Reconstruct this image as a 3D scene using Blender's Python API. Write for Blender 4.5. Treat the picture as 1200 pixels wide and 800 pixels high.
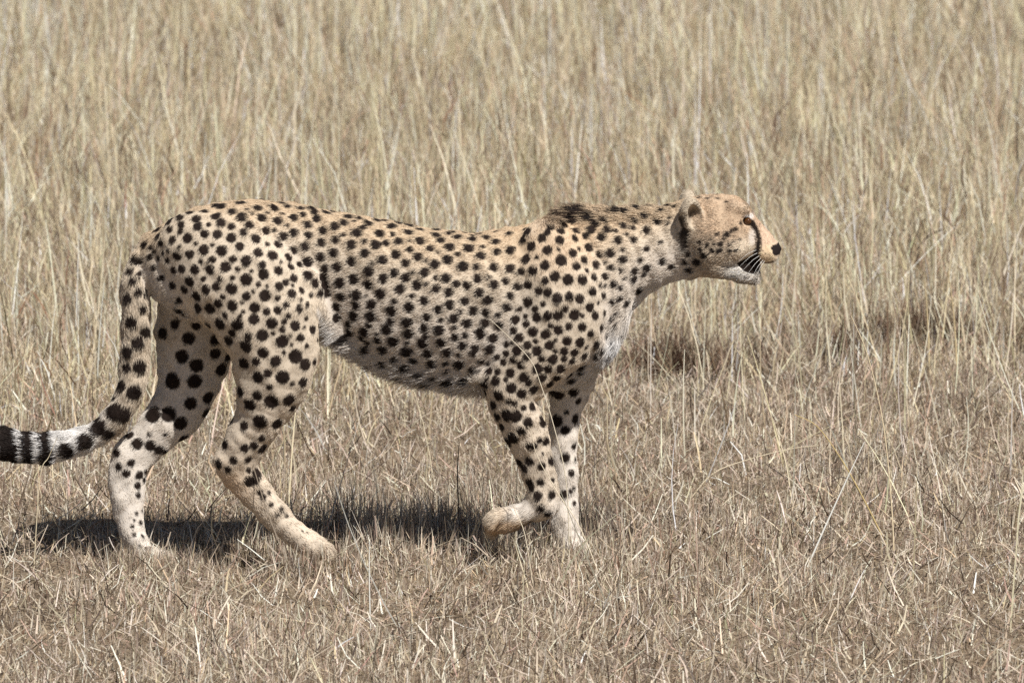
import bpy, math
import numpy as np
from mathutils import Vector
from mathutils.bvhtree import BVHTree

rng = np.random.default_rng(7)
scene = bpy.context.scene
for o in list(bpy.data.objects):
    bpy.data.objects.remove(o)

# ------------------------------------------------------------------ camera
# 218 mm telephoto on a vehicle about 13 m from the animal, looking 9 degrees down
PITCH = math.radians(9.0)
DIST = 13.0                      # to the point on the animal's plane at the picture centre
PXM = 560.0                      # photo pixels (1200 wide) per metre at that distance
FPX = PXM * DIST
AIM = np.array([0.0, 0.0, 0.472])
FWD = np.array([0.0, math.cos(PITCH), -math.sin(PITCH)])
UP = np.array([0.0, math.sin(PITCH), math.cos(PITCH)])
CAM = AIM - FWD * DIST

cam_data = bpy.data.cameras.new("camera")
cam_data.sensor_width = 36.0
cam_data.lens = 36.0 * FPX / 1200.0
cam_data.clip_start = 0.1
cam_data.clip_end = 5000.0
cam_data.dof.use_dof = True
cam_data.dof.focus_distance = DIST - 0.05
cam_data.dof.aperture_fstop = 9.0
cam = bpy.data.objects.new("camera", cam_data)
cam.location = CAM
cam.rotation_euler = (math.pi / 2 - PITCH, 0, 0)
scene.collection.objects.link(cam)
scene.camera = cam

# ------------------------------------------------------------------ sky, sun, exposure
# shadows fall to the left (-x) and away from the camera (+y)
SHX, SHY = -0.43, 0.56           # ground shift of a shadow per metre of height
to_sun = Vector((-SHX, -SHY, 1.0)).normalized()
elev = math.asin(to_sun.z)
world = bpy.data.worlds.new("World")
scene.world = world
world.use_nodes = True
nt = world.node_tree
bg = nt.nodes["Background"]
sky = nt.nodes.new("ShaderNodeTexSky")
sky.sky_type = 'NISHITA'
sky.sun_disc = False
sky.sun_elevation = elev
sky.sun_rotation = math.atan2(to_sun.x, to_sun.y)
sky.altitude = 1500
sky.dust_density = 3.0
sky.air_density = 0.7
sky.ozone_density = 0.4
nt.links.new(sky.outputs[0], bg.inputs[0])
bg.inputs[1].default_value = 0.05
sun_data = bpy.data.lights.new("sun", 'SUN')
sun_data.energy = 5.0
sun_data.angle = math.radians(0.53)
sun_data.color = (1.0, 0.97, 0.945)
sun = bpy.data.objects.new("sun", sun_data)
sun.rotation_euler = to_sun.to_track_quat('Z', 'Y').to_euler()
sun.location = (3, -8, 10)
scene.collection.objects.link(sun)
scene.view_settings.view_transform = 'Standard'
scene.view_settings.look = 'None'
scene.view_settings.exposure = 0.18
scene.view_settings.gamma = 1.0
scene.cycles.use_denoising = False
scene.cycles.max_bounces = 6
scene.cycles.diffuse_bounces = 3
scene.cycles.transparent_max_bounces = 4

# ------------------------------------------------------------------ helpers
RIGHT = np.array([1.0, 0.0, 0.0])

def ray(px, py):
    return FWD + RIGHT * ((px - 600.0) / FPX) + UP * ((400.0 - py) / FPX)

def at(px, py, y):
    """photo pixel -> point on the vertical plane Y = y"""
    d = ray(px, py)
    return CAM + d * ((y - CAM[1]) / d[1])

def on_ground(px, py):
    d = ray(px, py)
    return CAM + d * ((0.0 - CAM[2]) / d[2])

def to_px(p):
    """world points (n,3) -> photo pixels"""
    v = p - CAM
    dep = v @ FWD
    return 600 + FPX * (v @ RIGHT) / dep, 400 - FPX * (v @ UP) / dep

def lin(r, g, b):
    f = lambda c: (c / 255 / 12.92) if c / 255 <= 0.04045 else ((c / 255 + 0.055) / 1.055) ** 2.4
    return np.array([f(r), f(g), f(b)])

def smooth(a, b, x):
    t = np.clip((x - a) / (b - a), 0, 1)
    return t * t * (3 - 2 * t)

def wob(p, f, s=0.0):
    """cheap smooth noise about -1..1 on points (n,3)"""
    x, y, z = p[:, 0] * f, p[:, 1] * f, p[:, 2] * f
    return (np.sin(x * 1.0 + 1.7 * np.sin(y * 0.9 + s) + s) * np.cos(z * 1.1 + 1.3 * np.sin(x * 0.7 + 2 * s))
            + 0.6 * np.sin(y * 1.9 + z * 1.3 + 3.1 * s) * np.cos(x * 1.7 - z * 0.8 + s)) / 1.4

def noise2(x, y, f, s=0.0):
    x, y = x * f, y * f
    return (np.sin(x + 1.7 * np.sin(y * 0.8 + s) + s) * np.cos(y * 1.2 + 1.4 * np.sin(x * 0.6 + 2 * s))
            + 0.6 * np.sin(x * 2.3 - y * 1.1 + 2.7 * s) * np.cos(y * 2.1 + x * 0.9 + s)) / 1.4

def link(o, parent=None):
    scene.collection.objects.link(o)
    if parent is not None:
        o.parent = parent
    return o

def np_mesh(name, verts, loops, starts, totals, col=None, smooth_shade=False):
    me = bpy.data.meshes.new(name)
    me.vertices.add(len(verts))
    me.vertices.foreach_set("co", np.ascontiguousarray(verts, dtype=np.float32).ravel())
    me.loops.add(len(loops))
    me.loops.foreach_set("vertex_index", np.ascontiguousarray(loops, dtype=np.int32))
    me.polygons.add(len(starts))
    me.polygons.foreach_set("loop_start", np.ascontiguousarray(starts, dtype=np.int32))
    try:
        me.polygons.foreach_set("loop_total", np.ascontiguousarray(totals, dtype=np.int32))
    except Exception:
        pass
    if col is not None:
        a = me.attributes.new("tint", 'FLOAT_COLOR', 'POINT')
        c4 = np.ones((len(verts), 4), dtype=np.float32)
        c4[:, :3] = col
        a.data.foreach_set("color", c4.ravel())
    me.update(calc_edges=True)
    me.polygons.foreach_set("use_smooth", np.full(len(starts), smooth_shade, dtype=bool))
    return me

def quad_mesh(name, verts, quads, col=None, smooth_shade=True):
    n = len(quads)
    return np_mesh(name, verts, quads.ravel(), np.arange(n) * 4, np.full(n, 4), col, smooth_shade)

def tint_material(name, rough=0.7, spec=0.15, translucent=0.0, flat=None):
    m = bpy.data.materials.new(name)
    m.use_nodes = True
    t = m.node_tree
    b = t.nodes["Principled BSDF"]
    b.inputs["Roughness"].default_value = rough
    b.inputs["Specular IOR Level"].default_value = spec
    if flat is None:
        a = t.nodes.new("ShaderNodeAttribute")
        a.attribute_name = "tint"
        src = a.outputs["Color"]
        t.links.new(src, b.inputs["Base Color"])
    else:
        b.inputs["Base Color"].default_value = (*flat, 1)
    if translucent > 0:
        tr = t.nodes.new("ShaderNodeBsdfTranslucent")
        t.links.new(src, tr.inputs["Color"])
        mx = t.nodes.new("ShaderNodeMixShader")
        mx.inputs[0].default_value = translucent
        t.links.new(b.outputs[0], mx.inputs[1])
        t.links.new(tr.outputs[0], mx.inputs[2])
        t.links.new(mx.outputs[0], t.nodes["Material Output"].inputs["Surface"])
    return m

MAT_BLADE = tint_material("dry_grass_blades", 0.55, 0.25, 0.22)
MAT_SKIN = tint_material("cheetah_skin", 0.8, 0.1)
MAT_FUR = tint_material("cheetah_fur", 0.55, 0.18)

# ------------------------------------------------------------------ ground
def gz(x, y):
    return 0.012 * noise2(x, y, 2.3, 0.4) + 0.007 * noise2(x, y, 7.0, 1.9) + 0.03 * noise2(x, y, 0.45, 2.2) * smooth(1.0, 4.0, np.abs(y))

xs = np.concatenate([-np.geomspace(1500, 4.5, 24), np.arange(-4.2, 4.3, 0.08), np.geomspace(4.5, 1500, 24)])
ys = np.concatenate([-np.geomspace(1500, 3.6, 24), np.arange(-3.3, 16.0, 0.08), np.geomspace(16.3, 3000, 26)])
gx, gy = np.meshgrid(xs, ys, indexing='ij')
gv = np.stack([gx.ravel(), gy.ravel(), gz(gx.ravel(), gy.ravel())], 1)
nx_, ny_ = len(xs), len(ys)
ii, jj = np.meshgrid(np.arange(nx_ - 1), np.arange(ny_ - 1), indexing='ij')
k = (ii * ny_ + jj).ravel()
ground = link(bpy.data.objects.new("ground", quad_mesh("ground", gv, np.stack([k, k + ny_, k + ny_ + 1, k + 1], 1))))
ground["kind"] = "structure"
ground["label"] = "dry greyish brown soil with straw litter under the grass"
m = bpy.data.materials.new("dry_soil")
m.use_nodes = True
t = m.node_tree
b = t.nodes["Principled BSDF"]
b.inputs["Roughness"].default_value = 0.95
b.inputs["Specular IOR Level"].default_value = 0.05
tc = t.nodes.new("ShaderNodeTexCoord")
n1 = t.nodes.new("ShaderNodeTexNoise"); n1.inputs["Scale"].default_value = 3.0; n1.inputs["Detail"].default_value = 8
n2 = t.nodes.new("ShaderNodeTexNoise"); n2.inputs["Scale"].default_value = 90.0; n2.inputs["Detail"].default_value = 5
mixf = t.nodes.new("ShaderNodeMath"); mixf.operation = 'ADD'
ramp = t.nodes.new("ShaderNodeValToRGB")
ramp.color_ramp.elements[0].position = 0.75; ramp.color_ramp.elements[0].color = (*lin(80, 68, 56), 1)
ramp.color_ramp.elements[1].position = 1.25 / 1.3; ramp.color_ramp.elements[1].color = (*lin(134, 118, 98), 1)
bump = t.nodes.new("ShaderNodeBump"); bump.inputs["Strength"].default_value = 0.7; bump.inputs["Distance"].default_value = 0.01
for n in (n1, n2):
    t.links.new(tc.outputs["Object"], n.inputs["Vector"])
t.links.new(n1.outputs["Fac"], mixf.inputs[0]); t.links.new(n2.outputs["Fac"], mixf.inputs[1])
t.links.new(mixf.outputs[0], ramp.inputs[0]); t.links.new(ramp.outputs[0], b.inputs["Base Color"])
t.links.new(n2.outputs["Fac"], bump.inputs["Height"]); t.links.new(bump.outputs[0], b.inputs["Normal"])
ground.data.materials.append(m)

# ------------------------------------------------------------------ grass
def blades(base, height, width, az, lean, curl, face, col, segs=2, tip=0.15):
    """strips: base (n,3); az = lean direction; lean = tilt from vertical (rad); curl = extra bend towards the tip"""
    n = len(base)
    lv = []
    p = base.copy()
    fx, fy = np.cos(face), np.sin(face)
    seg = height / segs
    for s in range(segs + 1):
        u = s / segs
        w = width * (1 - (1 - tip) * u ** 1.4) * 0.5
        off = np.stack([fx * w, fy * w, np.zeros(n)], 1)
        lv += [p - off, p + off]
        a = lean + curl * u
        p = p + np.stack([np.cos(az) * np.sin(a), np.sin(az) * np.sin(a), np.cos(a)], 1) * seg[:, None]
    V = np.stack(lv, 1)                              # n, 2(segs+1), 3
    nv = 2 * (segs + 1)
    q = np.array([[2 * s, 2 * s + 1, 2 * s + 3, 2 * s + 2] for s in range(segs)])
    Q = (np.arange(n) * nv)[:, None, None] + q[None]
    return V.reshape(-1, 3), Q.reshape(-1, 4), np.repeat(col, nv, axis=0)

def half_width(y):
    return (13.2 + y) * 0.0826 + 0.95 + 0.05 * np.maximum(y, 0)

def scatter(n, y0, y1, bias=1.0):
    y = y0 + (y1 - y0) * rng.random(n) ** bias
    keep = rng.random(n) < half_width(y) / half_width(y1)
    y = y[keep]
    x = (rng.random(len(y)) * 2 - 1) * half_width(y)
    return x, y

def palette(n, cols, weights, jitter=0.10, gain=1.07):
    c = np.array([lin(*k) for k in cols]) * gain
    i = rng.choice(len(cols), n, p=np.array(weights) / sum(weights))
    out = c[i] * (1 + jitter * rng.standard_normal(n))[:, None]
    return np.clip(out * (1 + 0.03 * rng.standard_normal((n, 3))), 0.01, 0.9)

GREY_STRAW = [(211, 198, 175), (194, 179, 157), (229, 219, 200), (166, 150, 131), (128, 112, 98), (206, 186, 153), (85, 73, 63), (178, 173, 142), (188, 160, 140)]
W_FRONT = [22, 20, 15, 18, 13, 6, 9, 2, 5]
PALE_STRAW = [(218, 205, 172), (234, 223, 195), (203, 189, 157), (176, 160, 131), (243, 235, 216), (142, 124, 106), (198, 190, 154), (200, 170, 146)]
W_BACK = [28, 22, 20, 12, 10, 7, 3, 4]

def tall_edge(x):
    """where the tall grass starts behind the animal"""
    return 2.1 + 0.35 * x + 0.45 * np.sin(2.1 * x + 0.6) + 0.25 * np.sin(5.3 * x)

def stuff(name, label, parts):
    V, Q, C, o = [], [], [], 0
    for v, q, c in parts:
        V.append(v); Q.append(q + o); C.append(c); o += len(v)
    ob = link(bpy.data.objects.new(name, quad_mesh(name, np.concatenate(V), np.concatenate(Q), np.concatenate(C), False)))
    ob.data.materials.append(MAT_BLADE)
    ob["kind"] = "stuff"
    ob["label"] = label
    return ob

# short grazed grass in front and around the feet
x, y = scatter(370000, -2.3, 3.8)
patch = noise2(x, y, 3.1, 0.7) + 0.6 * noise2(x, y, 9.0, 2.0)
fine = noise2(x, y, 26.0, 0.3)
keep = rng.random(len(x)) < 0.70 + 0.30 * fine + 0.16 * patch
x, y, patch, fine = x[keep], y[keep], patch[keep], fine[keep]
n = len(x)
under_belly = np.exp(-((x + .22) / .22) ** 2 - ((y - .30) / .22) ** 2)
h = (0.014 + 0.046 * rng.random(n) ** 1.9) * (1 + 0.4 * patch) * (1 + 1.0 * under_belly) * (1 + 0.3 * smooth(0.5, 3.0, y))
h = np.clip(h, 0.012, 0.16)
base = np.stack([x, y, gz(x, y) - 0.004], 1)
az = 2.5 * noise2(x, y, 4.0, 5.0) + rng.standard_normal(n) * 1.5
wide = 0.0014 + 0.0028 * rng.random(n) ** 1.7
short = blades(base, h, wide, az, np.abs(rng.standard_normal(n)) * 0.48 + 0.7 * (rng.random(n) < .25) * rng.random(n), rng.standard_normal(n) * 0.8,
               rng.random(n) * math.pi, palette(n, GREY_STRAW, W_FRONT, .14) * (1 + 0.12 * patch)[:, None], 2)
# litter lying flat
x, y = scatter(120000, -2.3, 5.0)
n = len(x)
base = np.stack([x, y, gz(x, y) + 0.002 + 0.03 * rng.random(n) ** 2], 1)
litter = blades(base, 0.015 + 0.08 * rng.random(n) ** 1.8, 0.0018 + 0.003 * rng.random(n), rng.random(n) * 6.28,
                1.2 + 0.35 * rng.standard_normal(n), 0.6 * rng.standard_normal(n), rng.random(n) * math.pi,
                palette(n, GREY_STRAW, [18, 18, 14, 18, 14, 5, 10, 1, 8], .16), 2, 0.5)
# bolder pale stubble standing in little clumps
x, y = scatter(60000, -2.3, 3.8)
keep = rng.random(len(x)) < np.clip(.25 + .75 * noise2(x, y, 21.0, 3.3) + .25 * noise2(x, y, 5.0, 1.3), .03, 1)
x, y = x[keep], y[keep]
n = len(x)
base = np.stack([x, y, gz(x, y) - 0.004], 1)
stubble = blades(base, 0.02 + 0.045 * rng.random(n) ** 1.8, 0.0018 + 0.0020 * rng.random(n), rng.random(n) * 6.28, np.abs(rng.standard_normal(n)) * 0.38,
                 rng.standard_normal(n) * .5, rng.standard_normal(n) * .7, palette(n, [(226, 216, 196), (212, 199, 176), (198, 184, 162), (236, 228, 212), (210, 190, 156)], [26, 28, 20, 16, 10], .08), 2, .25)
# scattered longer stems among the short grass
x, y = scatter(3600, -1.6, 3.8)
keep = rng.random(len(x)) < smooth(-1.2, 2.6, y + .35 * x) ** 1.5 * .8 + .03
x, y = x[keep], y[keep]
n = len(x)
base = np.stack([x, y, gz(x, y) - 0.004], 1)
stems = blades(base, 0.10 + 0.26 * rng.random(n) ** 1.6, 0.0022 + 0.0018 * rng.random(n), rng.random(n) * 6.28, np.abs(rng.standard_normal(n)) * 0.42,
               rng.standard_normal(n) * 0.45, rng.standard_normal(n) * .5, palette(n, PALE_STRAW, [26, 26, 16, 8, 14, 8, 3, 4], .1), 4, 0.35)
# blades standing up around the paws
fx = np.array([at(375, 655, -.05)[0], at(185, 658, .0)[0], at(680, 655, .0)[0], at(160, 658, 0)[0]]); fy = np.array([-.13, -.07, -.05, -.06])
k = rng.integers(0, 4, 1500)
n = len(k)
x = fx[k] + .06 * rng.standard_normal(n); y = fy[k] + .035 * rng.standard_normal(n)
base = np.stack([x, y, gz(x, y) - 0.004], 1)
around = blades(base, .03 + .045 * rng.random(n), 0.0016 + 0.002 * rng.random(n), rng.random(n) * 6.28, np.abs(rng.standard_normal(n)) * 0.4,
                rng.standard_normal(n) * .6, rng.random(n) * math.pi, palette(n, GREY_STRAW, W_FRONT, .15), 2, .2)
# uneven tufts standing in the animal's shadow
tx, ty = rng.uniform(-.55, .25, 60), rng.uniform(.05, .75, 60)
k = rng.integers(0, 60, 3200)
n = len(k)
x = tx[k] + .03 * rng.standard_normal(n); y = ty[k] + .04 * rng.standard_normal(n)
base = np.stack([x, y, gz(x, y) - 0.004], 1)
th = rng.uniform(.05, .13, 60)[k]
tufts = blades(base, th * (.4 + .7 * rng.random(n)), 0.0016 + 0.0018 * rng.random(n), rng.random(n) * 6.28, np.abs(rng.standard_normal(n)) * 0.33,
               rng.standard_normal(n) * .5, rng.random(n) * math.pi, palette(n, GREY_STRAW, W_FRONT, .15), 2, .2)
stuff("short_grass", "short grazed greyish dry grass with flat straw litter around the feet", [short, litter, stubble, stems, tufts, around])

# taller straw behind
x, y = scatter(135000, 0.6, 15.0, 1.0)
e = tall_edge(x)
dens = smooth(-0.9, 1.0, y - e) * 0.96 + 0.006
clump = noise2(x, y, 2.6, 1.1) + 0.5 * noise2(x, y, 7.5, 4.0)
tuft = noise2(x, y, 17.0, 2.4)
keep = rng.random(len(x)) < dens * np.clip(0.50 + 0.30 * clump + .50 * tuft, .03, 1)
x, y, e, clump, tuft = x[keep], y[keep], e[keep], clump[keep], tuft[keep]
n = len(x)
h = (0.06 + 0.32 * rng.random(n) ** 2.3) * (1 + 0.3 * clump) * (0.65 + 0.35 * smooth(0.0, 3.0, y - e))
h = np.clip(h, 0.04, 0.60)
base = np.stack([x, y, gz(x, y) - 0.004], 1)
az = math.pi * (noise2(x, y, 1.7, 6.0) > -0.1) + rng.standard_normal(n) * 1.2
bold = rng.random(n) < .14
wide = 0.0018 + 0.0020 * rng.random(n) + 0.00012 * y + bold * (.0010 + .0022 * rng.random(n))
lean = np.abs(rng.standard_normal(n)) * 0.28 + (rng.random(n) < .18) * rng.random(n) * 1.0
cc = palette(n, PALE_STRAW, W_BACK, .15) * (1.0 + 0.17 * clump + .10 * tuft)[:, None]
cc[bold] = palette(int(bold.sum()), PALE_STRAW, [25, 40, 8, 3, 34, 1, 2, 1], .06)
tall = blades(base, h, wide, az, lean, rng.standard_normal(n) * 0.45, rng.random(n) * math.pi, np.clip(cc, .02, .88), 3, 0.2)
# the matted understory of the tall grass
x, y = scatter(300000, 1.6, 15.0)
mott = noise2(x, y, 9.0, .8) + .6 * noise2(x, y, 3.3, 2.9)
keep = rng.random(len(x)) < smooth(-0.8, 0.8, y - tall_edge(x)) * np.clip(.62 + .35 * mott, .1, 1)
x, y, mott = x[keep], y[keep], mott[keep]
n = len(x)
base = np.stack([x, y, gz(x, y) - 0.004 + .05 * rng.random(n) ** 2], 1)
under = blades(base, 0.035 + 0.12 * rng.random(n) ** 1.5, 0.0022 + 0.0026 * rng.random(n) + .00012 * y, rng.random(n) * 6.28, np.abs(rng.standard_normal(n)) * 0.8,
               rng.standard_normal(n) * 0.9, rng.random(n) * math.pi, np.clip(palette(n, PALE_STRAW, [20, 13, 24, 19, 6, 14, 4, 6], .16) * (1 + .20 * mott)[:, None], .02, .88), 2)
# reddish brown dead stalks and broken dark stems among it
x, y = scatter(9000, 1.2, 15.0)
keep = rng.random(len(x)) < smooth(-0.9, 0.4, y - tall_edge(x)) * np.clip(.4 + .7 * noise2(x, y, 4.0, 7.7), .05, 1)
x, y = x[keep], y[keep]
n = len(x)
base = np.stack([x, y, gz(x, y) + .12 * rng.random(n)], 1)
stalks = blades(base, 0.05 + 0.16 * rng.random(n) ** 1.5, 0.002 + 0.003 * rng.random(n) + .00015 * y, rng.random(n) * 6.28, .2 + np.abs(rng.standard_normal(n)) * 0.6,
                rng.standard_normal(n) * 0.9, rng.random(n) * math.pi, palette(n, [(104, 78, 60), (132, 98, 74), (84, 66, 54), (150, 112, 90), (120, 112, 76)], [26, 26, 20, 16, 12], .15), 3, .5)
stuff("tall_grass", "tall pale straw coloured dry grass filling the background behind the cheetah", [tall, under, stalks])

# low dark mats of dead grass where the tall grass begins
def dead_mat(label, px, py, rx, ry, n):
    c = on_ground(px, py)
    a = rng.random(n) * 6.28; r = np.abs(rng.standard_normal(n)) * .75 * (1 + .3 * np.sin(3 * a + px) + .2 * np.sin(5 * a))
    x = c[0] + rx * r * np.cos(a); y = c[1] + ry * r * np.sin(a)
    base = np.stack([x, y, gz(x, y) + .04 * rng.random(n) * np.exp(-r * r)], 1)
    b1 = blades(base, 0.03 + 0.09 * rng.random(n), 0.002 + 0.003 * rng.random(n), rng.random(n) * 6.28, .2 + 1.0 * rng.random(n), rng.standard_normal(n) * .7,
                rng.random(n) * math.pi, palette(n, [(72, 56, 46), (96, 74, 58), (126, 100, 80), (50, 40, 34), (188, 172, 146)], [16, 24, 26, 6, 28], .18), 2)
    stuff("dead_grass_mat", label, [b1])
dead_mat("dark brown mat of dead grass in front of the chest, behind the cheetah", 790, 441, .22, .15, 1300)
dead_mat("dark brown mat of dead grass far to the right beside golden stems", 1080, 408, .22, .15, 1300)
dead_mat("small dark dead patch of grass between the two larger mats", 985, 428, .09, .10, 320)

# coarse grass further off, up to the edge of what a step aside would show
x = (rng.random(36000) * 2 - 1) * 6
y = 15 + 16 * rng.random(36000)
n = len(x)
base = np.stack([x, y, gz(x, y) - 0.004], 1)
far = blades(base, 0.12 + 0.35 * rng.random(n) ** 1.5, 0.006 + 0.004 * rng.random(n), rng.random(n) * 6.28, np.abs(rng.standard_normal(n)) * 0.25,
             np.abs(rng.standard_normal(n)) * 0.3, rng.random(n) * math.pi, palette(n, PALE_STRAW, W_BACK), 2)
stuff("distant_grass", "pale dry grass further off across the plain", [far])

# ------------------------------------------------------------------ the cheetah's body: an implicit surface
R = 1.0 / PXM

def catmull(P, sub):
    P = np.asarray(P, float)
    Q = np.vstack([2 * P[0] - P[1], P, 2 * P[-1] - P[-2]])
    out = []
    for i in range(1, len(Q) - 2):
        for s in range(sub):
            u = s / sub
            a, b_, c, d = Q[i - 1], Q[i], Q[i + 1], Q[i + 2]
            out.append(0.5 * (2 * b_ + (c - a) * u + (2 * a - 5 * b_ + 4 * c - d) * u * u + (3 * b_ - a - 3 * c + d) * u ** 3))
    out.append(P[-1])
    return np.array(out)

def chain(pts, sub=3):
    """pts: (px, py, y, radius in the picture plane, radius in depth), radii in photo pixels"""
    A = np.array([[*at(p[0], p[1], p[2]), p[3] * R, p[4] * R] for p in pts])
    return catmull(A, sub) if len(pts) > 2 else A

def chain_dist(C, X, Y, Z):
    """signed distance (approx.) of points to a chain of tapered oval limbs"""
    best = None
    for i in range(len(C) - 1):
        a, b_ = C[i], C[i + 1]
        d = b_[:3] - a[:3]
        L2 = max(float(d @ d), 1e-12)
        tt = np.clip(((X - a[0]) * d[0] + (Y - a[1]) * d[1] + (Z - a[2]) * d[2]) / L2, 0, 1)
        ri = a[3] + tt * (b_[3] - a[3])
        rd = a[4] + tt * (b_[4] - a[4])
        dx = X - (a[0] + tt * d[0]); dz = Z - (a[2] + tt * d[2]); dy = (Y - (a[1] + tt * d[1])) * ri / rd
        q = np.sqrt(dx * dx + dy * dy + dz * dz) - ri
        best = q if best is None else np.minimum(best, q)
    return best

# torso and neck: photo x, top y, bottom y, half width (m), height of the widest point (0 bottom .. 1 top)
TORSO = np.array([
    (163, 296, 306, .012, .5), (168, 284, 326, .030, .5), (178, 271, 345, .048, .5), (192, 261, 360, .062, .5), (215, 249, 372, .080, .52),
    (250, 239, 380, .094, .52), (300, 233, 384, .098, .55), (340, 238, 378, .076, .58), (372, 244, 388, .069, .58), (400, 249, 404, .079, .56),
    (440, 256, 428, .098, .54), (480, 263, 442, .110, .54), (520, 269, 450, .116, .54), (560, 271, 455, .114, .54), (600, 266, 458, .108, .52),
    (640, 257, 458, .106, .46), (680, 249, 449, .096, .46), (705, 247, 430, .088, .46), (722, 247, 405, .078, .48), (738, 247, 372, .068, .5),
    (755, 246, 348, .057, .5), (775, 242, 336, .050, .5), (795, 236, 329, .046, .5), (815, 236, 322, .044, .5), (830, 245, 312, .042, .5),
    (842, 270, 290, .015, .5)], float)
HEAD = np.array([
    (786, 270, 292, .020, .5), (792, 250, 308, .038, .5), (802, 238, 318, .052, .45), (818, 230, 322, .062, .42), (832, 227, 322, .066, .40),
    (846, 227, 320, .062, .42), (858, 228, 316, .058, .42), (867, 231, 311, .051, .42), (875, 237, 307, .044, .40), (882, 247, 304, .037, .38),
    (889, 257, 305, .034, .36), (897, 266, 309, .0315, .36), (904, 274, 308, .028, .4), (909, 280, 304, .023, .45), (913, 284, 299, .015, .5), (915.5, 289, 293, .005, .5)], float)

def sections(T):
    x = np.array([at(r[0], 0.5 * (r[1] + r[2]), 0)[0] for r in T])
    top = np.array([at(r[0], r[1], 0)[2] for r in T]) - 0.002
    bot = np.array([at(r[0], r[2], 0)[2] for r in T]) + 0.002
    xi = np.linspace(x[0], x[-1], 400)
    def sm(v):
        # cubic interpolation (Catmull-Rom tangents, monotone limited)
        s = np.gradient(v, x)
        k = np.clip(np.searchsorted(x, xi) - 1, 0, len(x) - 2)
        hh = x[k + 1] - x[k]; u = (xi - x[k]) / hh
        return ((2 * u**3 - 3 * u**2 + 1) * v[k] + (u**3 - 2 * u**2 + u) * hh * s[k] + (-2 * u**3 + 3 * u**2) * v[k + 1] + (u**3 - u**2) * hh * s[k + 1])
    return xi, sm(top), sm(bot), sm(T[:, 3]), sm(T[:, 4])

def section_dist(S, X, Y, Z, e=2.2):
    xi, top, bot, w, f = S
    tx = np.interp(X, xi, top); bx = np.interp(X, xi, bot); wx = np.maximum(np.interp(X, xi, w), 0.003); fx = np.interp(X, xi, f)
    zc = bx + (tx - bx) * fx
    hr = np.where(Z > zc, tx - zc, zc - bx)
    hr = np.maximum(hr, 0.004)
    q = (np.abs(Y / wx) ** e + np.abs((Z - zc) / hr) ** e) ** (1 / e)
    d = (q - 1) * np.minimum(wx, hr)
    end = np.maximum(xi[0] - X, X - xi[-1])
    return np.where(end > 0, np.maximum(d, 0) + end, d)

S_TORSO, S_HEAD = sections(TORSO), sections(HEAD)

CH = {}
CH['near_hind'] = chain([(232, 292, -.050, 46, 26), (268, 318, -.066, 62, 31), (306, 360, -.083, 63, 32), (322, 405, -.088, 51, 31), (319, 443, -.086, 43, 28),
                         (304, 486, -.074, 29, 22), (287, 520, -.066, 25, 18), (278, 546, -.060, 24, 16), (297, 575, -.055, 19.5, 14), (324, 606, -.050, 16.5, 14),
                         (350, 629, -.048, 15.5, 17), (372, 643, -.046, 14, 19)])
CH['near_hock'] = chain([(259, 539, -.063, 8, 9), (276, 541, -.063, 15, 12)])
CH['far_hind'] = chain([(235, 320, .050, 50, 28), (232, 385, .064, 49, 31), (223, 438, .066, 39, 28), (208, 478, .060, 32, 23), (180, 513, .050, 25, 18),
                        (154, 538, .042, 24, 16), (148, 568, .035, 21.5, 14.5), (152, 598, .030, 17, 13), (156, 624, .024, 15, 14), (167, 645, .020, 13.5, 17), (188, 653, .018, 9, 17)])
CH['near_fore'] = chain([(642, 285, -.052, 30, 22), (655, 325, -.070, 44, 28), (655, 375, -.082, 52, 30), (620, 425, -.080, 42, 28), (600, 456, -.080, 33, 25),
                         (608, 489, -.078, 26.5, 21), (622, 520, -.074, 23, 17), (631, 550, -.070, 20, 15), (637, 575, -.066, 17.5, 14), (638, 593, -.064, 15, 14)])
CH['near_elbow'] = chain([(563, 441, -.080, 9, 9), (590, 446, -.080, 24, 18)])
CH['flank_fold'] = chain([(358, 330, -.080, 14, 10), (373, 358, -.072, 9, 8), (387, 381, -.054, 7, 7), (402, 397, -.036, 6, 7), (420, 408, -.02, 4, 6)])
CH['near_wrist'] = chain([(630, 585, -.066, 12, 12), (622, 590, -.066, 9, 9)])
CH['near_paw'] = chain([(640, 592, -.064, 13, 13), (622, 598, -.064, 12, 13), (606, 604, -.064, 14, 16), (592, 609, -.064, 14, 17), (584, 613, -.064, 9, 15)])
CH['far_fore'] = chain([(672, 380, .050, 44, 28), (668, 445, .060, 27, 24), (663, 480, .060, 20, 20), (660, 511, .056, 17.5, 17), (660, 545, .052, 16.5, 15),
                        (662, 580, .047, 15.5, 14.5), (662, 605, .042, 16, 15), (666, 632, .037, 14.5, 16), (680, 649, .034, 11, 18)])
TAIL_PTS = [(176, 288, 0, 14, 14), (164, 308, -.005, 15, 14), (159, 340, -.01, 16, 15), (159, 380, -.01, 17, 16), (158, 420, -.01, 17, 16), (154, 452, -.01, 16, 16), (142, 481, -.01, 15.5, 15.5),
            (121, 503, -.01, 15.5, 15.5), (94, 516, -.01, 16, 16), (58, 524, -.01, 17, 17), (20, 523, -.01, 18, 18), (-20, 516, -.01, 18, 18), (-58, 503, -.01, 17, 17), (-90, 487, -.01, 13, 13), (-104, 478, -.01, 8, 8)]
CH['tail'] = chain(TAIL_PTS)
CH['jaw'] = chain([(832, 310, 0, 13, 28), (856, 316, 0, 10, 23), (872, 321.5, 0, 9.5, 18), (884, 324.5, 0, 7, 12)])
CH['mouth'] = chain([(850, 311, 0, 6, 17), (868, 311, 0, 9, 14), (881, 311, 0, 10, 10)])
CH['brow'] = None
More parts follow.
